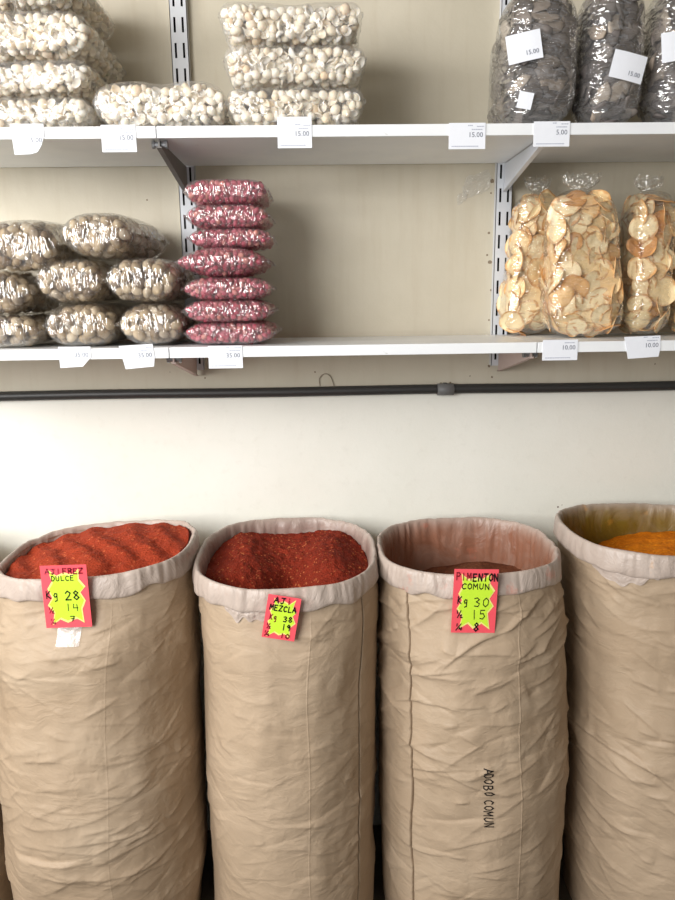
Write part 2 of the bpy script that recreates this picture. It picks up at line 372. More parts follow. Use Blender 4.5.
# ------------------------------------------------------------------ printed text
def text_mesh(s, size):
    cu = bpy.data.curves.new('t', 'FONT'); cu.body = s; cu.size = size; cu.resolution_u = 2
    ob = bpy.data.objects.new('t', cu); C.objects.link(ob)
    dg = bpy.context.evaluated_depsgraph_get(); me = bpy.data.meshes.new_from_object(ob.evaluated_get(dg))
    V = [v.co.copy() for v in me.vertices]; Fc = [tuple(p.vertices) for p in me.polygons]
    bpy.data.objects.remove(ob); bpy.data.curves.remove(cu); bpy.data.meshes.remove(me)
    x1 = max(v.x for v in V)
    return V, Fc, x1
def rects(lst): return lst
def place_print(m, V, Fc, org, ex, ey, x, y, mi=0):
    m.add([org+ex*(x+v.x)+ey*(y+v.y) for v in V], Fc, mi)
def price_tag(px0, px1, py0, py1, level, price, label, shape='rect', tilt=0.0):
    a = aty(px0, py0, -D-.0012); b = aty(px1, py1, -D-.0012)
    x0, x1, z1, z0 = a.x, b.x, a.z, b.z; w, h = x1-x0, z1-z0
    org = Vector((x0, -D-.0018, z0)); ca, sa = math.cos(tilt), math.sin(tilt)
    ex = Vector((ca, 0, sa)); ey = Vector((-sa, 0, ca))
    root = empty('shelf_price_tag', ((x0+x1)/2, -D-.001, z0)); tag(root, label, 'price tag', 'price tags on the shelf fronts')
    if shape == 'rect': poly = [(0, 0), (w, 0), (w, h), (0, h)]
    elif shape == 'round': poly = [(.004, 0), (w*.55, .001), (w*.75, h*.08), (w*.88, h*.28), (w, h*.62), (w, h), (0, h)]
    elif shape == 'cut': poly = [(w*.02, 0), (w*.72, h*.05), (w, h*.5), (w, h), (0, h)]
    else: poly = [(w*.12, 0), (w*.95, h*.04), (w, h*.45), (w*.98, h), (0, h)]
    MB().prism([org+ex*p[0]+ey*p[1] for p in poly], (0, .0014, 0)).obj('card', M_TAG, root)
    m = MB(); org2 = org-Vector((0, .0004, 0))
    hh = .0235*.72
    V, Fc, xe = text_mesh(price, .0155); place_print(m, V, Fc, org2, ex, ey, w-xe-.006, .42*.062 if h > .05 else h*.4)
    m.obj('price', M_INK, root)['label'] = 'grey printed price'
    m = MB(); rr = random.Random(px0)
    yy = .42*.062 if h > .05 else h*.4
    for (fx0, fx1, y_) in ((.52, .62, yy+.024), (.76, .95, yy+.022), (.62, .9, yy+.0155), (.08, .8, .005)):
        x = fx0*w; m = MB()
        while x < fx1*w:
            l = rr.uniform(.002, .006)
            if y_ < h-.003 and (shape == 'rect' or y_ > .01):
                m.add([org2+ex*x+ey*y_, org2+ex*(x+l)+ey*y_, org2+ex*(x+l)+ey*(y_+.0022), org2+ex*x+ey*(y_+.0022)], [(0, 1, 2, 3)])
            x += l+.0008
        if m.V: m.obj('small_print', M_INK2, root)
price_tag(10, 46, 124, 154.5, 0, '5.00', 'white price tag with a torn round corner on the upper shelf edge below white kernels', 'round')
price_tag(100.5, 137, 125, 152, 0, '15.00', 'white price tag on the upper shelf edge beside the left bracket bolt')
price_tag(277, 312, 117, 148, 0, '15.00', 'white price tag on the upper shelf edge before three stacked white kernel bags')
price_tag(449, 485, 123, 149, 0, '15.00', 'white price tag on the upper shelf edge left of the white bracket')
price_tag(534, 569, 121.5, 146.5, 0, '5.00', 'white price tag on the upper shelf edge under the dark slice bags')
price_tag(58, 92, 347, 367.5, 1, '35.00', 'white price tag with a slanted corner on the lower shelf, farther from the red nuts', 'cut')
price_tag(120, 156, 346, 369, 1, '35.00', 'white price tag with a slanted corner beside the lower shelf joint', 'cut2', .05)
price_tag(208, 243, 346, 368, 1, '35.00', 'white price tag on the lower shelf edge under the red nut stack')
price_tag(543, 577, 340, 360, 1, '10.00', 'white price tag on the lower shelf edge under the two touching chip bags')
price_tag(625, 660, 337, 358.5, 1, '10.00', 'tilted white price tag on the lower shelf edge nearer the picture edge', 'cut2', .03)

# scrap of clear tape on the wall
def scrap(px, py, w, h, label, seed):
    p = aty(px, py, -.004); rr = random.Random(seed); n = 7; V = []; Fc = []
    for i in range(n):
        for j in range(n):
            u, v = i/(n-1)-.5, j/(n-1)-.5
            V.append((p.x+u*w*(1-.5*abs(v)), -.002-.008*abs(N.noise(Vector((u*4, v*4, seed)))), p.z+v*h+u*h*.4+.006*N.noise(Vector((u*5, v*3, seed+4)))))
    Fc = [(i*n+j, (i+1)*n+j, (i+1)*n+j+1, i*n+j+1) for i in range(n-1) for j in range(n-1)]
    tag(obj('tape_scrap', V, Fc, F_SCRAP, None, False, loc=(p.x, -.003, p.z)), label, 'tape', 'tape scraps on the wall')
scrap(477, 184, .085, .06, 'crumpled scrap of clear tape on the wall beside the right upright', 3)
scrap(462, 198, .03, .03, 'tiny clear tape scrap on the wall below the larger one', 9)

# ------------------------------------------------------------------ bags
def se(v, k): return math.copysign(abs(v)**k, v)
class Pillow:
    """closed soft bag; axis 0: long axis along x, axis 2: standing"""
    def __init__(s, c, a, b, h, axis=0, p=4, q=2, k=.6, seed=0, lump=.05, ear=0, minp=.05, rz=0, dip=0, taper=0, lean=0, yk=.25, tiltx=0):
        s.c = Vector(c); s.a, s.b, s.h = a, b, h; s.axis = axis; s.p, s.q, s.k = p, q, k; s.seed = seed; s.lump = lump; s.ear = ear
        s.minp = minp; s.rz = rz; s.dip = dip; s.taper = taper; s.lean = lean; s.yk = yk; s.tiltx = tiltx; s.setup()
    def pt(s, t, ph):
        pr = max(s.minp, (max(0, 1-abs(t)**s.p))**(1/s.q))
        cs, sn = se(math.cos(ph), s.k), se(math.sin(ph), s.k)
        if s.axis == 0:
            v = Vector((s.a*t, s.b*((1-s.yk)+s.yk*pr)*cs, s.h*pr*sn))
            f = 1-s.lump*(.5+N.noise(Vector((v.x*9+s.seed, v.y*9, v.z*9+s.seed*2))))
            top = v.z > 0
            v = Vector((v.x*(1-.3*s.lump*(1+N.noise(Vector((s.seed, v.z*14, v.y*9))))), v.y*f, v.z*(f if top else 1-.2*s.lump)))
            if s.dip and top: v.z *= 1-s.dip*math.exp(-((t-.02)/.22)**2)
            v.z += s.ear*abs(t)**5*s.h
            v.z += s.tiltx*v.y
        else:
            tp = 1-s.taper*(t*.5+.5)
            v = Vector((s.a*pr*tp*cs, s.b*pr*tp*sn, s.h*t))
            f = 1-s.lump*(.5+N.noise(Vector((v.x*11+s.seed, v.y*11, v.z*8+s.seed*2))))
            v = Vector((v.x*f+s.lean*(t+1), v.y*f, v.z))
        c, n = math.cos(s.rz), math.sin(s.rz)
        return Vector((v.x*c-v.y*n, v.x*n+v.y*c, v.z))+s.c
    def setup(s):
        P = [s.pt(0, 2*PI*i/720) for i in range(721)]; acc = [0]
        for a, b in zip(P, P[1:]): acc.append(acc[-1]+(b-a).length)
        s.acc = acc
        if s.axis == 0: f = lambda t: s.pt(t, PI)
        T = [-.999+1.998*i/400 for i in range(401)]; P = [s.pt(t, 1.5*PI if s.axis else .5*PI) for t in T]; a2 = [0]
        for a, b in zip(P, P[1:]): a2.append(a2[-1]+(b-a).length)
        s.T, s.a2 = T, a2
    def ph_of(s, u):
        import bisect
        x = (u % 1)*s.acc[-1]; i = max(1, bisect.bisect_left(s.acc, x)); a, b = s.acc[i-1], s.acc[i]
        return 2*PI*(i-1+(x-a)/((b-a) or 1))/720
    def t_of(s, u):
        import bisect
        x = u*s.a2[-1]; i = min(400, max(1, bisect.bisect_left(s.a2, x))); a, b = s.a2[i-1], s.a2[i]
        return s.T[i-1]+(s.T[i]-s.T[i-1])*(x-a)/((b-a) or 1)
    def nrm(s, t, ph):
        e = 1e-3
        du = s.pt(min(t+e, .999), ph)-s.pt(max(t-e, -.999), ph); dv = s.pt(t, ph+e)-s.pt(t, ph-e)
        n = du.cross(dv)
        if n.length < 1e-12: return Vector((0, -1, 0))
        n.normalize()
        ax = (s.pt(t, 0)+s.pt(t, PI))*.5
        return n if n.dot(s.pt(t, ph)-ax) > 0 else -n
    def grid(s, nt, nph, off=0, wr=0, wf=60):
        ts = [s.t_of(i/(nt-1)) for i in range(nt)]; phs = [s.ph_of(j/nph) for j in range(nph)]
        V = []
        for t in ts:
            for j in range(nph):
                ph = phs[j]; p = s.pt(t, ph)
                if off or wr:
                    n = s.nrm(t, ph); p = p+n*(off-(wr*abs(N.noise(p*wf+Vector((s.seed, 0, 0)))) if wr else 0))
                V.append(p)
        Fc = [(i*nph+j, i*nph+(j+1) % nph, (i+1)*nph+(j+1) % nph, (i+1)*nph+j) for i in range(nt-1) for j in range(nph)]
        return V, Fc, nph

def ball(nu, nv, f):
    V = [f(Vector((0, 0, 1)))]
    for i in range(1, nv):
        th = PI*i/nv
        V += [f(Vector((math.sin(th)*math.cos(2*PI*j/nu), math.sin(th)*math.sin(2*PI*j/nu), math.cos(th)))) for j in range(nu)]
    V.append(f(Vector((0, 0, -1)))); Fc = [(0, 1+j, 1+(j+1) % nu) for j in range(nu)]
    for i in range(nv-2):
        a = 1+i*nu; Fc += [(a+j, a+nu+j, a+nu+(j+1) % nu, a+(j+1) % nu) for j in range(nu)]
    l = len(V)-1; a = 1+(nv-2)*nu; Fc += [(a+j, l, a+(j+1) % nu) for j in range(nu)]
    return V, Fc
def proto_kernel(r, kind, seed):
    def f(d):
        n = N.noise(d*1.3+Vector((seed*5, 0, 0)))
        if kind == 0:      # plump bean
            v = Vector((d.x*1.12, d.y*.92, d.z*.85)); v *= 1+.16*n; v.z -= .22*max(0, 1-abs(d.x)*1.4)*(1 if d.z > 0 else 0)*max(0, 1-abs(d.y)*2); return v*r
        if kind == 1:      # curled shell open on one side
            z = d.z if d.z < 0.1 else .1-1.0*(d.z-.1)*.75
            v = Vector((d.x*1.18, d.y*.86, z*.95+.2)); return v*r*(1+.12*n)
        v = Vector((d.x*1.0, d.y*.95, d.z*.95)); v *= 1+.2*n; return v*r
    return ball(10, 8, f)
def proto_nut(r, seed):
    def f(d):
        n = N.noise(d*1.1+Vector((seed*5, 2, 0))); return Vector((d.x*1.25, d.y*.88, d.z*.85))*r*(1+.12*n)
    return ball(9, 7, f)
def proto_tuber(r, seed):
    def f(d):
        n = N.noise(d*1.2+Vector((seed*5, 1, 3)))+.4*N.noise(d*3+Vector((seed, 0, 0)))
        v = Vector((d.x*1.22, d.y*.92, d.z*.88))*(1+.15*n)
        return v*r
    return ball(12, 9, f)
def proto_slice(r, seed):
    def f(d):
        n = N.noise(d*1.6+Vector((seed*5, 1, 3)))+.6*N.noise(d*3.7+Vector((seed, 0, 0)))
        v = Vector((d.x*1.5, d.y*.85, d.z*.3))*(1+.3*n); v.z += .35*math.sin(d.x*2.2+seed)*.6+.15*d.y*d.y
        return v*r
    return ball(12, 8, f)
def proto_chip(r, seed):
    rr = random.Random(seed); V = []; E = []; nr, ns = 5, 22; a0, a1, b0 = rr.uniform(0, 6), rr.uniform(.05, .2), rr.uniform(-.2, .2); el = rr.uniform(.82, 1)
    for side in (1, -1):
        for i in range(nr+1):
            for j in range(ns):
                th = 2*PI*j/ns; q = i/nr; ro = q*(1+.05*math.sin(3*th+a0)+.03*math.sin(5*th))
                z = a1*q*q*math.cos(2*th+a0)*.7+b0*q*q+.05*N.noise(Vector((q*2*math.cos(th)+seed, q*2*math.sin(th), 0)))
                V.append(Vector((ro*math.cos(th), ro*math.sin(th)*el, z+side*.018))*r); E.append(q)
    m = (nr+1)*ns; Fc = []
    for s0 in (0, m):
        for i in range(nr):
            for j in range(ns):
                q = (s0+i*ns+j, s0+i*ns+(j+1) % ns, s0+(i+1)*ns+(j+1) % ns, s0+(i+1)*ns+j); Fc.append(q[::-1] if s0 == 0 else q)
    Fc += [(nr*ns+j, nr*ns+(j+1) % ns, m+nr*ns+(j+1) % ns, m+nr*ns+j) for j in range(ns)]
    return V, Fc, E

def rot_to(n, rnd, tilt):
    """random spin about the surface normal, with some tilt"""
    q = Vector((0, 0, 1)).rotation_difference(n)
    from mathutils import Quaternion, Euler
    s = Quaternion((0, 0, 1), rnd.uniform(0, 2*PI)); e = Euler((rnd.uniform(-tilt, tilt), rnd.uniform(-tilt, tilt), 0)).to_quaternion()
    return q @ e @ s

PROTO = {}
def protos(kind):
    if kind in PROTO: return PROTO[kind]
    L = []
    for i in range(6):
        if kind == 'kernel': V, Fc = proto_kernel(.0112, (0, 1, 2, 0, 1, 1)[i], i); m = M_KERNEL
        elif kind == 'nut': V, Fc = proto_nut(.0073, i); m = M_RED
        elif kind == 'tuber': V, Fc = proto_tuber(.0135, i); m = M_BROWN
        elif kind == 'slice': V, Fc = proto_slice(.021, i); m = M_SLICE
        elif kind == 'chip': V, Fc, E = proto_chip(.036, i); m = M_CHIP
        me = mesh_data(kind, V, Fc, m, kind != 'chip')
        if kind == 'chip':
            at = me.attributes.new('edge', 'FLOAT', 'POINT'); at.data.foreach_set('value', E)
        L.append((me, V, Fc, E if kind == 'chip' else None))
    PROTO[kind] = L; return L
SPEC = {  # part name, radius, spacing, tilt, front parts, second layer
    'kernel': ('kernel', .0118, .0158, 1.2, 100, 1.5, M_KERNEL, 'kernel_filling'),
    'nut': ('nut', .0070, .0118, 1.2, 100, 1.7, M_RED, 'nut_filling'),
    'tuber': ('tuber', .0132, .0225, .5, 70, 1.8, M_BROWN, 'tuber_filling'),
    'slice': ('dried_slice', .016, .025, .55, 90, 1.5, M_SLICE, 'slice_filling'),
    'chip': ('chip', .012, .036, .30, 75, 1.5, M_CHIP, 'chip_filling'),
}
def fill(pw, kind, root, rnd, tr=(-.97, .97), inner=.92):
    pname, r, sp, tilt, nmax, l2, mt, sname = SPEC[kind]
    P = protos(kind); base = wloc(root)
    def scatter(inset, spacing, tries, cond):
        got = []; cell = {}
        for _ in range(tries):
            t = pw.t_of(rnd.uniform(.5+tr[0]/2, .5+tr[1]/2)); ph = pw.ph_of(rnd.random())
            n = pw.nrm(t, ph); p = pw.pt(t, ph)-n*inset*rnd.uniform(.95, 1.25 if kind != 'chip' else 1.9)
            if not cond(p, n): continue
            k = tuple(int(math.floor(c/spacing)) for c in p); ok = True
            for dx in (-1, 0, 1):
                for dy in (-1, 0, 1):
                    for dz in (-1, 0, 1):
                        for q in cell.get((k[0]+dx, k[1]+dy, k[2]+dz), ()):
                            if (q-p).length < spacing: ok = False; break
                        if not ok: break
                    if not ok: break
                if not ok: break
            if ok: cell.setdefault(k, []).append(p); got.append((p, n))
        return got
    vis = lambda p, n: n.dot((CAM-p).normalized()) > .04
    A = scatter(r*1.02, sp, 5000 if kind in ('kernel', 'nut') else 2500, vis)
    A.sort(key=lambda a: -(a[1].dot((CAM-a[0]).normalized())+2.0*(-a[0].y)))
    stuff = MB(); EE = []
    def put(p, n, asobj):
        i = rnd.randrange(6); q = rot_to(n, rnd, tilt); sc = rnd.uniform(.82, 1.15); me, V, Fc, E = P[i]
        if asobj:
            o = bpy.data.objects.new(pname, me); o.parent = root; o.location = p-base; o.rotation_mode = 'QUATERNION'; o.rotation_quaternion = q; o.scale = (sc, sc, sc); C.objects.link(o)
        else:
            stuff.add([p+q @ (v*sc) for v in V], Fc)
            if E: EE.extend(E)
    for i, (p, n) in enumerate(A): put(p, n, i < nmax)
    for p, n in scatter(r*l2*1.2, sp*.88, 3600, vis): put(p, n, False)
    for p, n in scatter(r*1.1, sp*1.35, 900, lambda p, n: not vis(p, n)): put(p, n, False)
    V, Fc, nph = pw.grid(14, 20, -r*2.1)
    L0 = pw.a if pw.axis == 0 else pw.h; kx = 1-3.2*r/L0; cc, ss = math.cos(pw.rz), math.sin(pw.rz)
    for i, v in enumerate(V):
        d = v-pw.c
        if pw.axis == 2: d.z *= kx
        else:
            ax = d.x*cc+d.y*ss; d = d+Vector((cc, ss, 0))*(ax*(kx-1))
        V[i] = pw.c+d
    nv = len(V); Fc = Fc+[tuple(range(nph))[::-1], tuple(range(nv-nph, nv))]
    stuff.add(V, Fc); EE.extend([.5]*nv)
    o = stuff.obj(sname, mt, root, kind != 'chip'); o['kind'] = 'stuff'
    if kind == 'chip':
        at = o.data.attributes.new('edge', 'FLOAT', 'POINT'); at.data.foreach_set('value', EE)
def film_lying(pw, mt, root, fin=.02, wr=.0015, wf=70):
    nt, nph = 34, 64
    V, Fc, _ = pw.grid(nt, nph, .0012, wr, wf)
    c, n = math.cos(pw.rz), math.sin(pw.rz)
    for s, row in ((-1, 0), (1, nt-1)):          # crimped seam flap at each end
        ring = [V[row*nph+j] for j in range(nph)]; b = len(V)
        for j, p in enumerate(ring):
            k = .004*math.sin(j*2.3+pw.seed*3)+.003*math.sin(j*1.1); zz = sum(q.z for q in ring)/nph
            f_ = fin*(.7+.5*N.noise(p*25+Vector((pw.seed, 3, 0))))
            V.append(Vector((p.x+s*f_*c, p.y+s*f_*n, zz+(p.z-zz)*.15+k)))
        Fc += [(row*nph+j, row*nph+(j+1) % nph, b+(j+1) % nph, b+j) for j in range(nph)]
    o = obj('plastic_film', V, Fc, mt, root, True); return o
def lying(name, kind, film, label, cat, grp, rnd, **kw):
    pw = Pillow(**kw); root = empty(name, (pw.c.x, pw.c.y, pw.c.z-pw.h)); tag(root, label, cat, grp)
    fill(pw, kind, root, rnd, (-.96, .96) if kind != 'nut' else (-.91, .91))
    film_lying(pw, film, root, .006 if kind != 'kernel' else .005, .0016)
    return root

G = .0012
# --- cream kernels, upper shelf
def kbag(x0, x1, zb, h, yf, yb, label, **kw):
    d = dict(p=9, q=2.4, k=.34, lump=.04, ear=.25, yk=.12, minp=.2); d.update(kw)
    hh = h/2
    return lying('kernel_bag', 'kernel', F_WHITE, label, 'bag of kernels', 'clear bags of cream-white kernels', random.Random(int(x0*1000)+int(zb*1000)),
                 c=((x0+x1)/2, (yf+yb)/2, zb+hh), a=(x1-x0)/2, b=(yb-yf)/2, h=hh, seed=x0*7+zb*13, **d)
YF = -.392
x = lambda px, py: aty(px, py, YF).x
kbag(x(225, 104), x(365, 104), ZU+G, .0905, YF, -.12, 'clear bag of cream-white kernels at the bottom of the stack of three')
kbag(x(223, 66), x(366, 66), ZU+G+.0910, .0905, YF, -.12, 'clear bag of cream-white kernels in the middle of the stack of three', ear=.2)
kbag(x(218, 26), x(363, 26), ZU+G+.1820, .0900, YF+.004, -.12, 'clear bag of cream-white kernels on top of the stack of three', ear=.3, dip=.14)
kbag(x(92, 104), x(226, 104), ZU+G, .106, YF-.006, -.16, 'clear bag of cream-white kernels lying alone between the two white stacks', dip=.14, ear=0, p=5)
kbag(x(-95, 110), x(89, 110), ZU+G, .075, YF, -.03, 'bottom bag of cream-white kernels in the stack cut off by the picture edge')
kbag(x(-95, 78), x(88, 78), ZU+G+.076, .080, YF+.006, -.03, 'second bag up of cream-white kernels in the stack cut off by the picture edge')
kbag(x(-100, 38), x(88, 38), ZU+G+.157, .106, YF+.006, -.03, 'thick third bag up of cream-white kernels in the stack cut off by the picture edge', ear=0, p=6)
kbag(x(-100, 0), x(75, 0), ZU+G+.264, .110, YF+.01, -.03, 'fourth bag up of cream-white kernels, cut by the top picture edge', ear=.1, p=6)

# --- red nuts
def rbag(px0, px1, zb, h, yf, yb, label, **kw):
    d = dict(p=4.6, q=1.7, k=.36, lump=.03, yk=.15, minp=.06); d.update(kw)
    x0, x1 = aty(px0, 260, yf).x, aty(px1, 260, yf).x; hh = h/2
    return lying('red_nut_bag', 'nut', F_RED, label, 'bag of nuts', 'clear bags of small red nuts', random.Random(int(zb*1000)),
                 c=((x0+x1)/2, (yf+yb)/2, zb+hh), a=(x1-x0)/2, b=(yb-yf)/2, h=hh, seed=zb*17, **d)
z = ZL+G
RL = ['clear bag of small red nuts at the very bottom of the red stack', 'clear bag of small red nuts second from the bottom of the red stack', 'clear bag of small red nuts third from the bottom of the red stack',
      'bulging clear bag of red nuts jutting forward in the middle of the red stack', 'thin clear bag of red nuts set back just above the bulging one', 'clear bag of small red nuts second from the top of the red stack', 'clear bag of small red nuts on top of the red stack']
for i, (p0, p1, h, yf, yb, kw) in enumerate([(178, 274, .0545, -.37, -.10, {}), (176, 272, .0545, -.375, -.10, {}), (177, 271, .0545, -.375, -.11, {}),
        (172, 269, .073, -.385, -.09, dict(p=2.3, q=1.5, k=.6, lump=.02)), (186, 274, .047, -.33, -.09, {}), (185, 272, .057, -.33, -.09, {}), (184, 271, .059, -.33, -.09, dict(p=5, q=1.8))]):
    rbag(p0+2, p1-2, z, h*1.05, yf, yb, RL[i], rz=(i*37 % 5-2)*.012, **kw); z += h

# --- brown tubers
def bbag(px0, px1, pyc, zb, h, yf, yb, label, **kw):
    d = dict(p=4.2, q=1.7, k=.40, lump=.04, yk=.12, minp=.06); d.update(kw)
    x0, x1 = aty(px0, pyc, yf).x, aty(px1, pyc, yf).x; hh = h/2
    return lying('brown_nut_bag', 'tuber', F_BROWN, label, 'bag of nuts', 'clear bags of brown rounded pieces', random.Random(int(px0+900)+int(zb*1000)),
                 c=((x0+x1)/2, (yf+yb)/2, zb+hh), a=(x1-x0)/2, b=(yb-yf)/2, h=hh, seed=px0*.37+zb*11, **d)
h1 = .106; z1 = ZL+G; z2 = z1+h1; h2 = .110; z3 = z2+h2-.002
bbag(-46, 36, 326, z1, .082, -.375, -.04, 'bottom bag of brown rounded pieces cut off by the picture edge')
bbag(41, 112, 326, z1, h1, -.372, -.04, 'bottom row middle bag of brown rounded pieces behind the lower price tags')
bbag(116, 181, 326, z1, h1, -.372, -.04, 'bottom row bag of brown rounded pieces touching the red nut stack', p=3.2)
bbag(-56, 29, 298, z1+.078, .112, -.375, -.04, 'middle row bag of brown rounded pieces cut off by the picture edge', p=2.6)
bbag(33, 101, 285, z2, h2, -.37, -.04, 'middle row bag of brown rounded pieces under the full top bag')
bbag(104, 176, 285, z2, h2, -.375, -.04, 'middle row bag of brown rounded pieces touching the red nut stack')
bbag(-30, 55, 247, z1+.186, .130, -.37, -.02, 'top bag of brown rounded pieces cut off by the picture edge', p=3.5, tiltx=.05)
bbag(63, 136, 240, z3, .112, -.372, -.02, 'whole bag of brown rounded pieces on top of the pile near the red nuts', p=3.0, rz=-.10)

# --- standing bags
def standing(name, kind, film, label, cat, grp, rnd, crumple, **kw):
    pw = Pillow(axis=2, **kw); root = empty(name, (pw.c.x, pw.c.y, pw.c.z-pw.h)); tag(root, label, cat, grp)
    fill(pw, kind, root, rnd, (-.93, .90))
    nt, nph = 44, 72
    V, Fc, _ = pw.grid(nt, nph, .0012, .004, 34)
    b0 = (nt-1)*nph
    if crumple:                                       # gathered film standing above the filling
        ring = V[b0:b0+nph]; cen = sum(ring, Vector())/nph; prev = b0
        for lv, (dz, sc) in enumerate(((.004, 2.6), (.018, 4.6), (.036, 5.0))):
            b = len(V)
            for j, p in enumerate(ring):
                d = p-cen; n = N.noise(Vector((j*.33, lv*.6, pw.seed)))
                V.append(cen+Vector((d.x*sc, d.y*sc*.5, dz+crumple*n*(lv+1)/3))+Vector((.004*N.noise(Vector((j*.5, lv, 5))), .014*N.noise(Vector((j*.4, lv, 9))), 0)))
            Fc += [(prev+j, prev+(j+1) % nph, b+(j+1) % nph, b+j) for j in range(nph)]; prev = b
    else: Fc.append(tuple(range(b0, b0+nph)))
    obj('plastic_film', V, Fc, film, root, True)
    return root, pw
def sticker(root, pw, px, py, w, h, ang, text, label):
    # small flat label stuck on the film, found by walking the bag's surface
    best = None
    for i in range(80):
        for j in range(120):
            t = -.95+1.9*i/79; ph = PI+PI*j/119; p = pw.pt(t, ph); d = (p-CAM); q = Vector((d.dot(R_)/d.dot(F_)*FPX+337.5, 450-d.dot(U_)/d.dot(F_)*FPX))
            e = (q-Vector((px, py))).length
            if best is None or e < best[0]: best = (e, p, pw.nrm(t, ph))
    _, p, n = best; n = (n+Vector((0, -1.2, 0))).normalized()
    ex = Vector((0, 0, 1)).cross(n).normalized()
    if ex.x < 0: ex = -ex
    ey = n.cross(ex); ey = ey if ey.z > 0 else -ey
    ca, sa = math.cos(ang), math.sin(ang); ex, ey = ex*ca+ey*sa, ey*ca-ex*sa
    c = p+n*.010; m = MB(); g = 6
    def pt(u, v, o=0): return c+ex*u+ey*v+n*(o-1.4*(u*u))
    m.add([pt((i/g-.5)*w, (j/g-.5)*h) for i in range(g+1) for j in range(g+1)], [(i*(g+1)+j, (i+1)*(g+1)+j, (i+1)*(g+1)+j+1, i*(g+1)+j+1) for i in range(g) for j in range(g)])
    st = m.obj('sticker', M_TAG, root, True); st['label'] = label
    if text:
        V, Fc, xe = text_mesh(text, .014); m = MB()
        m.add([pt(w/2-xe-.008+v.x, -h*.30+v.y, .0008) for v in V], Fc)
        o = m.obj('price', M_INK, st)
def cbag(px0, px1, yf, dep, zt_px, label, seed, **kw):
    x0, x1 = aty(px0, 330, yf).x, aty(px1, 330, yf).x; zt = aty((px0+px1)/2, zt_px, yf).z; h = (zt-ZL-G)/2
    d = dict(p=9, q=2.0, k=.5, lump=.05, minp=.12, taper=.24); d.update(kw)
    return standing('chip_bag', 'chip', F_CHIP, label, 'bag of chips', 'tall clear bags of round chips', random.Random(seed), .014, c=((x0+x1)/2, yf+dep/2, ZL+.003+h), a=(x1-x0)/2, b=dep/2, h=h, seed=seed, **d)
cbag(502, 557, -.150, .125, 190, 'tall clear bag of round chips standing partly behind another beside the upright', 11, lean=.012)
cbag(549, 632, -.300, .145, 186, 'tall clear bag of round chips standing in front, whole in view', 12, lean=-.010)
cbag(629, 677, -.262, .18, 187, 'tall clear bag of round chips standing beyond the dark gap', 13, taper=.06)
cbag(680, 745, -.255, .18, 190, 'clear bag of chips showing only a sliver at the picture edge', 14, taper=.05)
def dbag(px0, px1, yf, dep, zt, label, seed, **kw):
    x0, x1 = aty(px0, 100, yf).x, aty(px1, 100, yf).x; h = zt/2
    d = dict(p=5, q=2.1, k=.7, lump=.045, minp=.2, taper=.03); d.update(kw)
    return standing('dried_slice_bag', 'slice', F_DARK, label, 'bag of dried slices', 'clear bags of dark dried slices', random.Random(seed), 0, c=((x0+x1)/2, yf+dep/2, ZU+.003+h), a=(x1-x0)/2, b=dep/2, h=h, seed=seed, **d)
ra, pa = dbag(504, 585, -.39, .19, .31, 'clear bag of dark dried slices with a white sticker tilted up, beside the upright', 21)
sticker(ra, pa, 524, 48, .078, .062, .17, '15.00', 'white price sticker')
sticker(ra, pa, 525, 101, .034, .036, -.2, '', 'small blank white sticker')
rb, pb = dbag(587, 652, -.385, .19, .325, 'clear bag of dark dried slices with a white sticker tilted down, second from the upright', 22)
sticker(rb, pb, 627, 68, .080, .060, -.22, '15.00', 'white price sticker')
rc, pc = dbag(656, 738, -.385, .19, .33, 'clear bag of dark dried slices cut off by the picture edge', 23)
sticker(rc, pc, 677, 47, .072, .064, .10, '', 'white sticker')
dbag(495, 566, -.185, .15, .30, 'clear bag of dark dried slices standing behind the first one', 24)

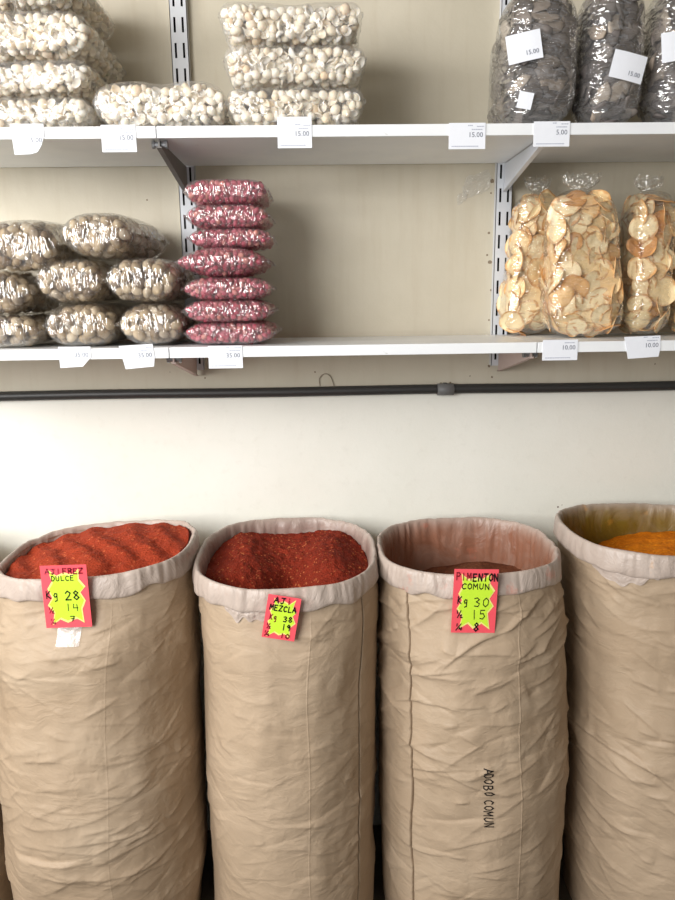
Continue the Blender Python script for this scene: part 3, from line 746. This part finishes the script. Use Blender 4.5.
# ------------------------------------------------------------------ sacks
def lerp_tab(T, z):
    if z <= T[0][0]: return T[0][1]
    for (z0, v0), (z1, v1) in zip(T, T[1:]):
        if z <= z1:
            t = (z-z0)/(z1-z0); t = t*t*(3-2*t); return v0+(v1-v0)*t
    return T[-1][1]
class Sack:
    def __init__(s, seed, left, right, ry, cy, ztop, tilt, seams=(), folds=(), crum=1.0):
        s.seed = seed; s.L, s.Rt = left, right; s.ry, s.cy = ry, cy; s.ztop = ztop; s.tilt = tilt; s.seams = seams; s.folds = folds; s.crum = crum
    def rim(s, th): return s.ztop+s.tilt[0]*math.cos(th)+s.tilt[1]*math.sin(th)+.004*N.noise(Vector((math.cos(th)*2, math.sin(th)*2, s.seed)))
    def base(s, th, z):
        l, r = lerp_tab(s.L, z), lerp_tab(s.Rt, z); cx, rx = (l+r)/2, (r-l)/2
        ry = lerp_tab(s.ry, z); cy = s.cy
        k = .92-.14*min(1, max(0, (z-(s.ztop-.30))/.25)); c, n = se(math.cos(th), k), se(math.sin(th), k)
        return Vector((cx+rx*c, cy+ry*n, z)), Vector((cx, cy, z))
    def make_creases(s, n, belts, slope):
        rr = random.Random(int(s.seed*31)); s.cr = []
        for i in range(n):
            zb, sp, wgt = rr.choice(belts); z = rr.gauss(zb, sp)
            th = rr.uniform(PI*.95, PI*2.05); L = rr.uniform(.05, .20)*rr.choice((.6, 1, 1.5))
            a = rr.gauss(slope, .28); amp = rr.uniform(.0012, .0040)*wgt*(1 if rr.random() < .75 else -.8)
            s.cr.append((th*.27, z, L/2, a, amp, rr.uniform(.002, .006), rr.uniform(.007, .026), rr.uniform(-5, 5)))
    def creases(s, TH, Z):
        """sharp soft-backed paper folds: steep under the ridge, fading above it"""
        X = np.mod(TH, 2*PI)*.27; Dp = np.zeros_like(X)
        for cx, cz, hl, a, amp, w1, w2, cv in s.cr:
            dx = X-cx; m = (np.abs(dx) < hl+.02) & (np.abs(Z-cz) < .16)
            if not m.any(): continue
            dx = dx[m]; ca, sa = math.cos(a), math.sin(a); dz = Z[m]-cz
            u = dx*ca+dz*sa; v = -dx*sa+dz*ca-cv*u*u*.3
            e = np.clip(1-(np.abs(u)/hl)**2, 0, 1)
            Dp[m] += amp*e*np.where(v < 0, np.exp(v/w1), np.exp(-v/w2))
        return Dp
    def disp(s, th, z, nominal=None, cr=None):
        x, y = math.cos(th), math.sin(th); sd = s.seed*7.3
        d = .009*N.noise(Vector((x*1.5+sd, y*1.5, z*2.6)))
        d += .0045*N.noise(Vector((x*3.2+sd, y*3.2, z*6+3)))
        d += .0012*N.noise(Vector((x*9+sd, y*9, z*20)))
        if cr is None: cr = float(s.creases(np.array([th]), np.array([z]))[0])
        d += cr*s.crum
        th0 = nominal if nominal is not None else th
        for ths, dep, w in s.seams: d -= dep*max(0, 1-abs(th0-ths)/w)
        for (ta, tb, zf, hh) in s.folds:
            if ta < th < tb:
                e = min(1, (th-ta)/.15, (tb-th)/.15); zz = zf+.003*math.sin(th*7)
                d += hh*e*min(1, max(0, (zz-z)/.007+.5))*math.exp(-max(0, zz-z)/.06)
        return d
    def pt(s, th, z, off=0.0, nominal=None, cr=None):
        p, c = s.base(th, z); n = (p-c); n.z = 0; n.normalize(); top = s.rim(th)
        k = min(1, max(0, (top-.045-z)/.05)); k2 = min(1, z/.03)
        return p+n*(s.disp(th, z, nominal, cr)*(.25+.75*k)*k2-.004+off)
    def wig(s, ths, z): return .035*N.noise(Vector((z*4, ths*3, s.seed)))
def th_at(s, px, py):
    """angle on the sack's front where the pixel's ray meets it"""
    d = ray(px, py); best = None
    for i in range(400):
        th = PI+PI*i/399
        Y = s.base(th, 0.7)[0].y; p = CAM+d*((Y-CY)/d.y)
        q = s.base(th, p.z)[0]; e = abs(q.x-p.x)
        if best is None or e < best[0]: best = (e, th, p.z)
    return best[1], best[2]
def build_sack(s, label, mats, liner_lbl, depth_in=.26, nth=460, nz=330):
    mp, ml = mats
    z0 = 0
    root = empty('paper_sack', (lerp_tab(s.L, .5)/2+lerp_tab(s.Rt, .5)/2, s.cy, 0)); tag(root, label, 'paper sack', 'tall brown paper spice sacks')
    na, nb = nth//4, nth*3//4; ths = [PI*.95*i/na for i in range(na)]+[PI*.95+PI*1.05*i/nb for i in range(nb)]
    if ths[-1] > 2*PI-1e-4: ths.pop()
    for t, dep, w in s.seams: ths += [t-w, t-w*.45, t, t+w*.45, t+w]
    ths = sorted(ths); n = len(ths)
    V = []; TT = []; ZZ = []; NN = []
    for k in range(nz):
        f = k/(nz-1)
        for th in ths:
            top = s.rim(th)-.012; z = f*top; t2 = th
            for t, dep, w in s.seams: t2 += s.wig(t, z)*math.exp(-((th-t)/.18)**2)
            TT.append(t2); ZZ.append(z); NN.append(th)
    CR = s.creases(np.array(TT), np.array(ZZ)).tolist()
    V = [s.pt(a, b, 0, c, d) for a, b, c, d in zip(TT, ZZ, NN, CR)]
    Fc = [(k*n+i, k*n+(i+1) % n, (k+1)*n+(i+1) % n, (k+1)*n+i) for k in range(nz-1) for i in range(n)]
    Fc.append(tuple(range(n))[::-1])
    obj('paper_body', V, Fc, mp, root, True)
    # liner: folded over the rim as a cuff, then down inside
    prof = [(.002, -.058, 0), (.0055, -.0585, 0), (.0085, -.054, 0), (.0095, -.044, 0), (.0090, -.030, 0), (.0075, -.016, 0), (.0050, -.005, 0), (.001, 0, .05), (-.004, -.001, .2), (-.008, -.006, .4),
            (-.013, -.020, .7), (-.015, -.040, .9), (-.017, -.065, 1), (-.020, -.10, 1), (-.025, -.14, 1), (-.032, -.19, 1), (-.05, -depth_in, 1)]
    m = 300; V = []; A = []
    for k, (ro, dz, ins) in enumerate(prof):
        for i in range(m):
            th = 2*PI*i/m; top = s.rim(th); c, sn = math.cos(th), math.sin(th)
            dzz = dz*(1+.3*N.noise(Vector((c*4+s.seed, sn*4, 1)))) if k < 5 else dz
            p, cc = s.base(th, max(.05, top-.03+min(0, .2*dz))); nn = p-cc; nn.z = 0; nn.normalize()
            wr = N.noise(Vector((c*13+s.seed, sn*13, dz*9)))*.0028+N.noise(Vector((c*5, sn*5, dz*14+s.seed)))*.0035-.0022*max(0, 1-4*abs(N.noise(Vector((c*8+s.seed*3, sn*8, dz*5)))))
            if k == 7: wr *= .6
            if k > 9: wr *= 1.6
            V.append(Vector((p.x, p.y, top+dzz+.6*wr))+nn*(ro+wr+(.25*s.disp(th, top-.06) if k < 4 else 0))); A.append(ins)
    Fc = [(k*m+i, k*m+(i+1) % m, (k+1)*m+(i+1) % m, (k+1)*m+i) for k in range(len(prof)-1) for i in range(m)]
    o = obj('folded_liner', V, Fc, ml, root, True); o['label'] = liner_lbl
    at = o.data.attributes.new('inside', 'FLOAT', 'POINT'); at.data.foreach_set('value', A)
    s_=0; sm = o.modifiers.new('sub', 'SUBSURF'); sm.levels = 1; sm.render_levels = 1
    return root
def build_heap(s, name, label, cat, m, hf, rough_amp, freq):
    """loose spice lying in the sack: height field below the rim"""
    nr, na = 70, 220; V = []
    cx, cy = s.base(0, s.ztop-.05)[1].x, s.cy
    for i in range(nr):
        q = (i/(nr-1))**.85
        for j in range(na):
            th = 2*PI*j/na; p, c = s.base(th, s.ztop-.05); nn = (p-c).normalized()
            R = (p-c).length-.018
            x, y = nn.x*q, nn.y*q
            z = s.ztop+s.tilt[0]*math.cos(th)*q+s.tilt[1]*math.sin(th)*q+hf(q*math.cos(th), q*math.sin(th), th)
            pos = c+nn*R*q; pos.z = z+rough_amp*(N.noise(Vector((pos.x*freq, pos.y*freq, s.seed)))+.5*N.noise(Vector((pos.x*freq*2.7, pos.y*freq*2.7, s.seed+4))))
            V.append(pos)
    Fc = [(i*na+j, i*na+(j+1) % na, (i+1)*na+(j+1) % na, (i+1)*na+j) for i in range(nr-1) for j in range(na)]
    # skirt so that the heap is a body and not a sheet
    b = len(V); edge = V[(nr-1)*na:]
    V += [Vector((cx+(p.x-cx)*.86, cy+(p.y-cy)*.86, p.z-.05)) for p in edge]
    Fc += [((nr-1)*na+j, (nr-1)*na+(j+1) % na, b+(j+1) % na, b+j) for j in range(na)]+[tuple(range(b, b+na))[::-1]]
    return tag(obj(name, V, Fc, m, None, True, loc=(cx, cy, s.ztop-.12)), label, cat, None, 'stuff')

S1 = Sack(1.0, [(0, -.985), (.2, -.992), (.64, -.982), (.88, -.962), (1.06, -.935), (1.13, -.915)], [(0, -.47), (.2, -.447), (.64, -.440), (.88, -.436), (1.06, -.434), (1.13, -.436)],
          [(0, .28), (.5, .30), (.9, .275), (1.06, .235), (1.13, .225)], -.265-.045, 1.132, (.016, .0), folds=[(PI*1.28, PI*1.52, .40, .0075)], crum=1.0)
S2 = Sack(2.0, [(0, -.43), (.2, -.427), (.63, -.424), (.98, -.424), (1.12, -.420)], [(0, .045), (.2, .054), (.63, .060), (.98, .063), (1.12, .054)],
          [(0, .28), (.5, .295), (.9, .285), (1.06, .27), (1.12, .265)], -.312, 1.116, (.002, .006), crum=.8)
S3 = Sack(3.0, [(0, .08), (.12, .076), (.61, .068), (.97, .066), (1.12, .068)], [(0, .60), (.12, .598), (.5, .594), (.75, .58), (.97, .560), (1.12, .535)],
          [(0, .28), (.5, .295), (.9, .275), (1.06, .245), (1.12, .235)], -.312, 1.122, (.004, -.002), crum=1.25)
S4 = Sack(4.0, [(0, .64), (.3, .622), (.66, .602), (.9, .592), (1.02, .578), (1.15, .575)], [(0, 1.16), (.5, 1.18), (1.15, 1.09)],
          [(0, .28), (.5, .30), (.9, .28), (1.06, .25), (1.15, .24)], -.312, 1.157, (-.006, -.002), crum=1.15)
S0 = Sack(5.0, [(0, -1.56), (1.1, -1.54)], [(0, -1.012), (.15, -1.012), (.30, -1.035), (.6, -1.05), (1.1, -1.05)], [(0, .28), (.5, .29), (1.1, .24)], -.32, 1.11, (0, 0), crum=.8)
S1.make_creases(300, [(.95, .06, 1), (.78, .10, .8), (.60, .07, 1.1), (.42, .07, 1.3), (.25, .1, 1.2)], .12)
S2.make_creases(240, [(1.0, .05, 1.1), (.8, .12, .6), (.62, .08, .8), (.45, .06, 1.2), (.25, .1, 1)], .02)
S3.make_creases(270, [(.98, .06, 1.8), (.86, .07, 1.6), (.70, .06, 1.1), (.62, .04, 1.4), (.45, .1, .9), (.25, .1, 1)], .25)
S4.make_creases(300, [(1.05, .04, 1.2), (.9, .08, 1.1), (.7, .06, 1.7), (.58, .06, 1.6), (.4, .1, 1.1), (.25, .1, 1)], -.18)
S0.make_creases(60, [(.3, .1, 1)], 0)
t3, _ = th_at(S3, 411, 740); S3.seams = ((t3, .026, .018),)
t2, _ = th_at(S2, 361, 740); t2b, _ = th_at(S2, 309, 700); S2.seams = ((t2, .013, .016), (t2b, -.0007, .010))
t1b, _ = th_at(S1, 105, 740); S1.seams = ((t1b, -.0004, .010),)
t3b, _ = th_at(S3, 521, 740); S3.seams += ((t3b, -.0010, .010),)

build_sack(S1, 'tall brown paper sack of finely ground orange-red chili, card reading 28 14 7', (m_paper('kraft_a', 1), m_liner('liner_a', srgb(150, 100, 84), .5, .0)), 'greyish white folded liner')
build_sack(S2, 'tall brown paper sack of coarse dark red chili flakes, card reading 38 19 10', (m_paper('kraft_b', 2), m_liner('liner_b', srgb(124, 90, 82), .7, .1, srgb(176, 96, 84))), 'greyish white folded liner')
build_sack(S3, 'tall brown paper sack nearly emptied, with a stained inside and handwriting down its front', (m_paper('kraft_c', 3), m_liner('liner_c', srgb(146, 96, 72), .95, .4, srgb(208, 112, 84))), 'white folded liner stained orange inside')
build_sack(S4, 'tall brown paper sack of orange-yellow powder with no price card, cut by picture edge', (m_paper('kraft_d', 4), m_liner('liner_d', srgb(122, 100, 34), 1.0, .35, srgb(206, 146, 60))), 'pale folded liner stained yellow inside')
build_sack(S0, 'brown paper sack of which only a bottom sliver shows beside the finely ground chili sack', (m_paper('kraft_e', 5), m_liner('liner_e', srgb(150, 118, 90), .6, .0)), 'greyish folded liner', nth=200, nz=120)

P1 = m_powder('chili_fine', srgb(132, 42, 22), srgb(182, 72, 42), srgb(200, 100, 62), .04, 170, .6)
P2 = m_powder('chili_flakes', srgb(106, 32, 18), srgb(168, 60, 38), srgb(212, 122, 76), .04, 230, 1.0)
P3 = m_powder('paprika_brown', srgb(98, 58, 40), srgb(130, 80, 56), srgb(140, 84, 60), .02, 150, .4)
P4 = m_powder('turmeric_orange', srgb(204, 104, 12), srgb(236, 142, 24), srgb(240, 160, 40), .03, 150, .4)
build_heap(S1, 'ground_chili', 'orange-red ground chili with raked ridges filling the first sack to its rim', 'ground spice', P1,
           lambda x, y, th: -.020+.026*max(0, 1-(x-.15)**2-(y-.25)**2)+.0042*math.sin(17*(x+.45*y)+1.5*math.sin(4*y)), .0045, 30)
build_heap(S2, 'chili_flakes', 'coarse dark red chili flakes with a scooped hollow in the middle of the surface', 'ground spice', P2,
           lambda x, y, th: -.062+.050*math.exp(-(x-.52)**2/.10-(y-.1)**2/.6)+.042*math.exp(-(x+.55)**2/.10-(y-.2)**2/.6)-.055*math.exp(-((x-.06)**2/.05+(y+.35)**2/.14))-.014*math.exp(-((x+.5)**2+(y+.5)**2)/.03)+.014*y, .006, 50)
build_heap(S3, 'ground_paprika', 'brownish red ground paprika lying low inside the stained sack', 'ground spice', P3,
           lambda x, y, th: -.150+.02*x+.03*math.exp(-((x-.2)**2+(y-.6)**2)/.1), .004, 22)
build_heap(S4, 'turmeric_powder', 'bright orange-yellow powder heaped to one side of the last sack', 'ground spice', P4,
           lambda x, y, th: -.165+.105*(1/(1+math.exp(-5*(x+.30))))-.02*y, .006, 22)

# ------------------------------------------------------------------ handwriting
GL = {
 'A': [[(0, 0), (.45, 1), (.9, 0)], [(.18, .38), (.74, .38)]], 'J': [[(.15, 1), (.9, 1)], [(.6, 1), (.6, .2), (.4, 0), (.12, .15)]], 'I': [[(.4, 1), (.4, 0)]], 'i': [[(.4, .65), (.4, 0)], [(.4, .9), (.4, .98)]],
 'M': [[(0, 0), (.08, 1), (.45, .4), (.82, 1), (.9, 0)]], 'E': [[(.8, 1), (.1, 1), (.1, 0), (.8, 0)], [(.1, .52), (.65, .52)]], 'Z': [[(.05, 1), (.85, 1), (.05, 0), (.85, 0)]],
 'C': [[(.85, .85), (.5, 1), (.12, .75), (.1, .3), (.4, 0), (.85, .12)]], 'L': [[(.15, 1), (.15, 0), (.8, .03)]], 'P': [[(.1, 0), (.1, 1), (.6, 1), (.82, .78), (.6, .52), (.1, .5)]],
 'N': [[(.08, 0), (.08, 1), (.82, 0), (.82, 1)]], 'T': [[(.0, 1), (.9, 1)], [(.45, 1), (.45, 0)]], 'O': [[(.45, 1), (.1, .75), (.1, .25), (.45, 0), (.82, .25), (.82, .75), (.45, 1)]],
 'U': [[(.1, 1), (.1, .25), (.4, 0), (.75, .2), (.8, 1)]], 'F': [[(.1, 0), (.1, 1), (.8, 1)], [(.1, .52), (.65, .52)]], 'R': [[(.1, 0), (.1, 1), (.6, 1), (.8, .76), (.6, .52), (.1, .5)], [(.45, .5), (.85, 0)]],
 'D': [[(.1, 0), (.1, 1), (.5, .95), (.85, .6), (.8, .3), (.45, 0), (.1, 0)]], 'B': [[(.1, 0), (.1, 1), (.55, 1), (.72, .78), (.5, .54), (.1, .52)], [(.5, .54), (.82, .3), (.55, 0), (.1, 0)]],
 'K': [[(.1, 1), (.1, 0)], [(.75, 1), (.12, .45), (.8, 0)]], 'g': [[(.75, .6), (.4, .65), (.2, .4), (.4, .15), (.75, .3)], [(.75, .62), (.75, -.3), (.4, -.4)]],
 '0': [[(.45, 1), (.1, .7), (.12, .25), (.45, 0), (.8, .3), (.8, .75), (.45, 1)]], '1': [[(.45, 1), (.45, 0)]], '2': [[(.1, .75), (.4, 1), (.78, .78), (.6, .45), (.08, 0), (.85, 0)]],
 '3': [[(.1, .9), (.5, 1), (.78, .78), (.35, .55), (.8, .35), (.6, .02), (.08, .08)]], '4': [[(.2, 1), (.1, .45), (.8, .45)], [(.68, .95), (.68, 0)]], '5': [[(.8, 1), (.2, 1), (.15, .58), (.6, .62), (.8, .3), (.5, 0), (.1, .08)]],
 '7': [[(.1, 1), (.8, 1), (.4, 0)], [(.25, .5), (.75, .5)]], '8': [[(.45, .53), (.15, .78), (.45, 1), (.75, .78), (.45, .53), (.1, .25), (.45, 0), (.82, .25), (.45, .53)]], '9': [[(.75, .75), (.4, 1), (.12, .72), (.4, .5), (.75, .75), (.7, 0)]],
 'h': [[(.7, 1), (.1, 0)], [(.1, 1), (.12, .6)], [(.55, .3), (.8, .4), (.6, 0), (.9, 0)]], 'q': [[(.75, 1), (.1, 0)], [(.15, 1), (.15, .65)], [(.6, .42), (.55, .2), (.95, .2)], [(.85, .45), (.85, 0)]], ' ': []}
def strokes(txt, x, y, cw, ch, rnd, adv=1.05):
    out = []
    for c in txt:
        j = rnd.uniform(-.06, .06)*ch; sl = rnd.uniform(-.08, .1)
        for st in GL[c]: out.append([(x+(u+sl*v)*cw, y+j+v*ch) for u, v in st])
        x += cw*(adv+.15 if c != ' ' else .7)
    return out
def ribbon(m, pts, w, fn):
    """flat pen stroke; fn maps card (u, v) to world"""
    for (a, b) in zip(pts, pts[1:]):
        dx, dy = b[0]-a[0], b[1]-a[1]; l = math.hypot(dx, dy) or 1e-9; nx, ny = -dy/l*w/2, dx/l*w/2; ex, ey = dx/l*w*.35, dy/l*w*.35
        m.add([fn(a[0]-ex+nx, a[1]-ey+ny), fn(a[0]-ex-nx, a[1]-ey-ny), fn(b[0]+ex-nx, b[1]+ey-ny), fn(b[0]+ex+nx, b[1]+ey+ny)], [(0, 1, 2, 3)])
def price_card(s, quad, lines, label, star_seed):
    """quad: pixel corners tl, tr, bl on the photo, hung against the sack's cuff"""
    (tlx, tly), (trx, try_), (blx, bly) = quad
    Y = 0; 
    for pxx in (tlx, (tlx+trx)/2, trx):
        th, zz = th_at(s, pxx, tly)
        p, c = s.base(th, s.rim(th)-.03); n = (p-c).normalized(); Y = min(Y, (p+n*.0205).y)
    Y -= .004
    tl, tr, bl = aty(tlx, tly, Y), aty(trx, try_, Y), aty(blx, bly, Y)
    # tip the card's foot slightly back towards the paper
    ex = (tr-tl); w = ex.length; ex.normalize(); ey = (tl-bl); h = ey.length; ey.normalize(); ey = (ey-ex*ey.dot(ex)).normalized(); nn = ex.cross(ey)
    nn = nn if nn.y < 0 else -nn
    base = tl-ey*h
    P = lambda u, v, o=0.0: base+ex*u*w+ey*v*h+nn*(o-.006*math.sin(PI*u)*0)
    root = empty('price_sign', P(.5, 0)); tag(root, label, 'price card', 'pink and lime price cards on the sacks')
    MB().prism([P(0, 0), P(1, 0), P(1, 1), P(0, 1)], -nn*.0012).obj('card', M_PINK, root)
    rnd = random.Random(star_seed)
    star = []
    pts = [(.20, .90), (.34, .82), (.50, .86), (.66, .82), (.82, .92), (.78, .76), (.90, .66), (.80, .55), (.90, .42), (.79, .32), (.84, .10), (.66, .17), (.5, .11), (.36, .17), (.18, .08), (.24, .26), (.13, .38), (.23, .50), (.13, .62), (.24, .74)]
    pts = [(u+rnd.uniform(-.02, .02), v+rnd.uniform(-.015, .015)) for u, v in pts]
    def fan(scale, off, name, mt):
        V = [P(.5, .49, off)]+[P(.5+(u-.5)*scale, .49+(v-.49)*scale, off) for u, v in pts]
        obj(name, V, [(0, 1+(i+1) % len(pts), 1+i) for i in range(len(pts))], mt, root)
    fan(1.08, .0006, 'starburst_border', M_YELL); fan(.98, .0010, 'starburst', M_LIME)
    for txt, x, y, cw, ch, wd, ink in lines:
        m = MB()
        for st in strokes(txt, x, y, cw, ch, rnd): ribbon(m, st, wd*.0008/w*1.0, lambda u, v: P(u, v*1.0, .0016))
        m.obj('handwriting', ink, root)
# ribbons are drawn in card units (u, v in 0..1)
K, RR, PK = M_MARK, M_MARKR, M_MARKP
price_card(S1, ((39.5, 566), (86, 564.5), (39.5, 628)), [('AJI', .10, .87, .10, .075, 3, PK), ('FREZ', .48, .865, .095, .08, 3, RR), ('DULCE', .22, .76, .085, .075, 2, K),
           ('Kg', .07, .48, .12, .12, 2.6, K), ('28', .48, .45, .15, .14, 3, K), ('h', .10, .25, .12, .09, 2.4, RR), ('14', .46, .27, .14, .11, 2, K), ('q', .10, .06, .12, .09, 2.2, PK), ('7', .54, .10, .12, .08, 2.2, K)],
           'pink card with lime starburst marked 28, 14 and 7 on the first chili sack', 1)
price_card(S2, ((268.5, 594), (301.5, 599), (263.5, 637)), [('AJ', .20, .83, .15, .13, 3, K), ('i', .60, .83, .13, .13, 3, RR), ('MEZCLA', .10, .66, .115, .12, 3, K),
           ('Kg', .14, .44, .10, .12, 2.5, RR), ('38', .56, .43, .13, .12, 2.6, K), ('h', .10, .22, .13, .12, 2.6, RR), ('19', .56, .23, .12, .13, 3, K), ('q', .06, .05, .15, .11, 2.6, RR), ('10', .54, .05, .14, .10, 2.6, RR)],
           'small slightly tilted pink card with lime starburst marked AJI MEZCLA', 2)
price_card(S3, ((454.5, 569), (499, 569.5), (454.5, 632.5)), [('PIM', .05, .83, .10, .11, 2.6, RR), ('ENTON', .42, .82, .10, .11, 3.4, K), ('COMUN', .18, .69, .11, .085, 2.4, K),
           ('Kg', .10, .46, .11, .11, 2.6, K), ('30', .48, .42, .16, .14, 2.2, K), ('h', .11, .24, .14, .11, 2.6, K), ('15', .44, .22, .15, .14, 2.2, K), ('q', .09, .04, .15, .10, 2.6, K), ('8', .50, .03, .13, .13, 3, K)],
           'pink card with lime starburst marked PIMENTON COMUN', 3)
# pen writing down the third sack
ta, za = th_at(S3, 487, 768); tb, zb_ = th_at(S3, 487, 829)
rnd = random.Random(5); m = MB(); txt = 'ADOBO COMUN'; L_ = za-zb_
rx3 = .27
def on_sack(u, v):      # u runs down the sack, v towards the right
    z = za-u; th = ta+(v)/rx3
    return S3.pt(th, z, .0014)
cw = L_/13.2
for st in strokes(txt, 0, -.008, cw, .019, rnd):
    dense = []
    for a, b in zip(st, st[1:]):
        for k in range(4): dense.append((a[0]+(b[0]-a[0])*k/4, a[1]+(b[1]-a[1])*k/4))
    dense.append(st[-1]); ribbon(m, dense, .0026, on_sack)
sacks = [o for o in C.objects if o.name.startswith('paper_sack')]
wr = m.obj('pen_writing', M_MARK, sacks[2]); wr['label'] = 'black pen writing running down the paper'
# tape below the first card
m = MB(); ts, zs_ = th_at(S1, 51, 629); te, _ = th_at(S1, 76, 629); zt = zs_; zb2 = th_at(S1, 62, 652)[1]
n = 8
m.add([S1.pt(ts+(te-ts)*i/n, zt+(zb2-zt)*j/n, .003) for i in range(n+1) for j in range(n+1)], [(i*(n+1)+j, (i+1)*(n+1)+j, (i+1)*(n+1)+j+1, i*(n+1)+j+1) for i in range(n) for j in range(n)])
tp = m.obj('tape_strip', F_TAPE, sacks[0], True); tp['label'] = 'strip of clear tape'

# crumpled liner hem peeping out below two of the cuffs
M_HEM = m_liner('liner_hem', srgb(200, 190, 184), 0, 0)
def hem(s, root, px0, px1, py, drop, seed):
    ta, _ = th_at(s, px0, py); tb, _ = th_at(s, px1, py); n, k = 36, 14; V = []
    for i in range(n+1):
        th = ta+(tb-ta)*i/n; u = i/n; dd = drop*(.35+.65*math.sin(PI*u)**.6)*(.75+.6*N.noise(Vector((u*5, seed, 0))))
        for j in range(k+1):
            z = s.rim(th)-.050-dd*j/k
            cr = .007*abs(N.noise(Vector((u*9+.5*j/k, j/k*2.2, seed))))+.004*abs(N.noise(Vector((u*17, j/k*5, seed+3))))
            V.append(s.pt(th, z, .0035+cr*math.sin(PI*min(1, .1+j/k))*math.sin(PI*(.08+.84*u))))
    Fc = [(i*(k+1)+j, (i+1)*(k+1)+j, (i+1)*(k+1)+j+1, i*(k+1)+j+1) for i in range(n) for j in range(k)]
    o = obj('liner_hem', V, Fc, M_HEM, root, True); o['label'] = 'crumpled shiny hem of the liner'
hem(S2, sacks[1], 224, 268, 615, .045, 2); hem(S4, sacks[3], 592, 668, 572, .045, 6)

# ------------------------------------------------------------------ light
def area(name, loc, target, sx, sy, power, col):
    l = bpy.data.lights.new(name, 'AREA'); l.shape = 'RECTANGLE'; l.size, l.size_y = sx, sy; l.energy = power; l.color = col
    o = bpy.data.objects.new(name, l); C.objects.link(o); o.location = loc
    o.rotation_euler = (Vector(target)-Vector(loc)).to_track_quat('-Z', 'Y').to_euler(); return o
area('shopfront_daylight', (-2.0, -3.2, 2.35), (0, -.2, 1.4), 1.7, 1.7, 127, (1, .99, .975))
area('side_window_daylight', (-2.95, -1.75, 2.6), (0, -.2, 1.5), 1.0, .8, 58, (1, .99, .975))
wd = bpy.data.worlds.new('world'); bpy.context.scene.world = wd; wd.use_nodes = True
wd.node_tree.nodes['Background'].inputs[0].default_value = (.98, .985, .98, 1); wd.node_tree.nodes['Background'].inputs[1].default_value = .50
sc = bpy.context.scene
sc.view_settings.view_transform = 'Standard'; sc.view_settings.look = 'None'; sc.view_settings.exposure = 0; sc.view_settings.gamma = 1
sc.cycles.transparent_max_bounces = 24; sc.cycles.max_bounces = 8
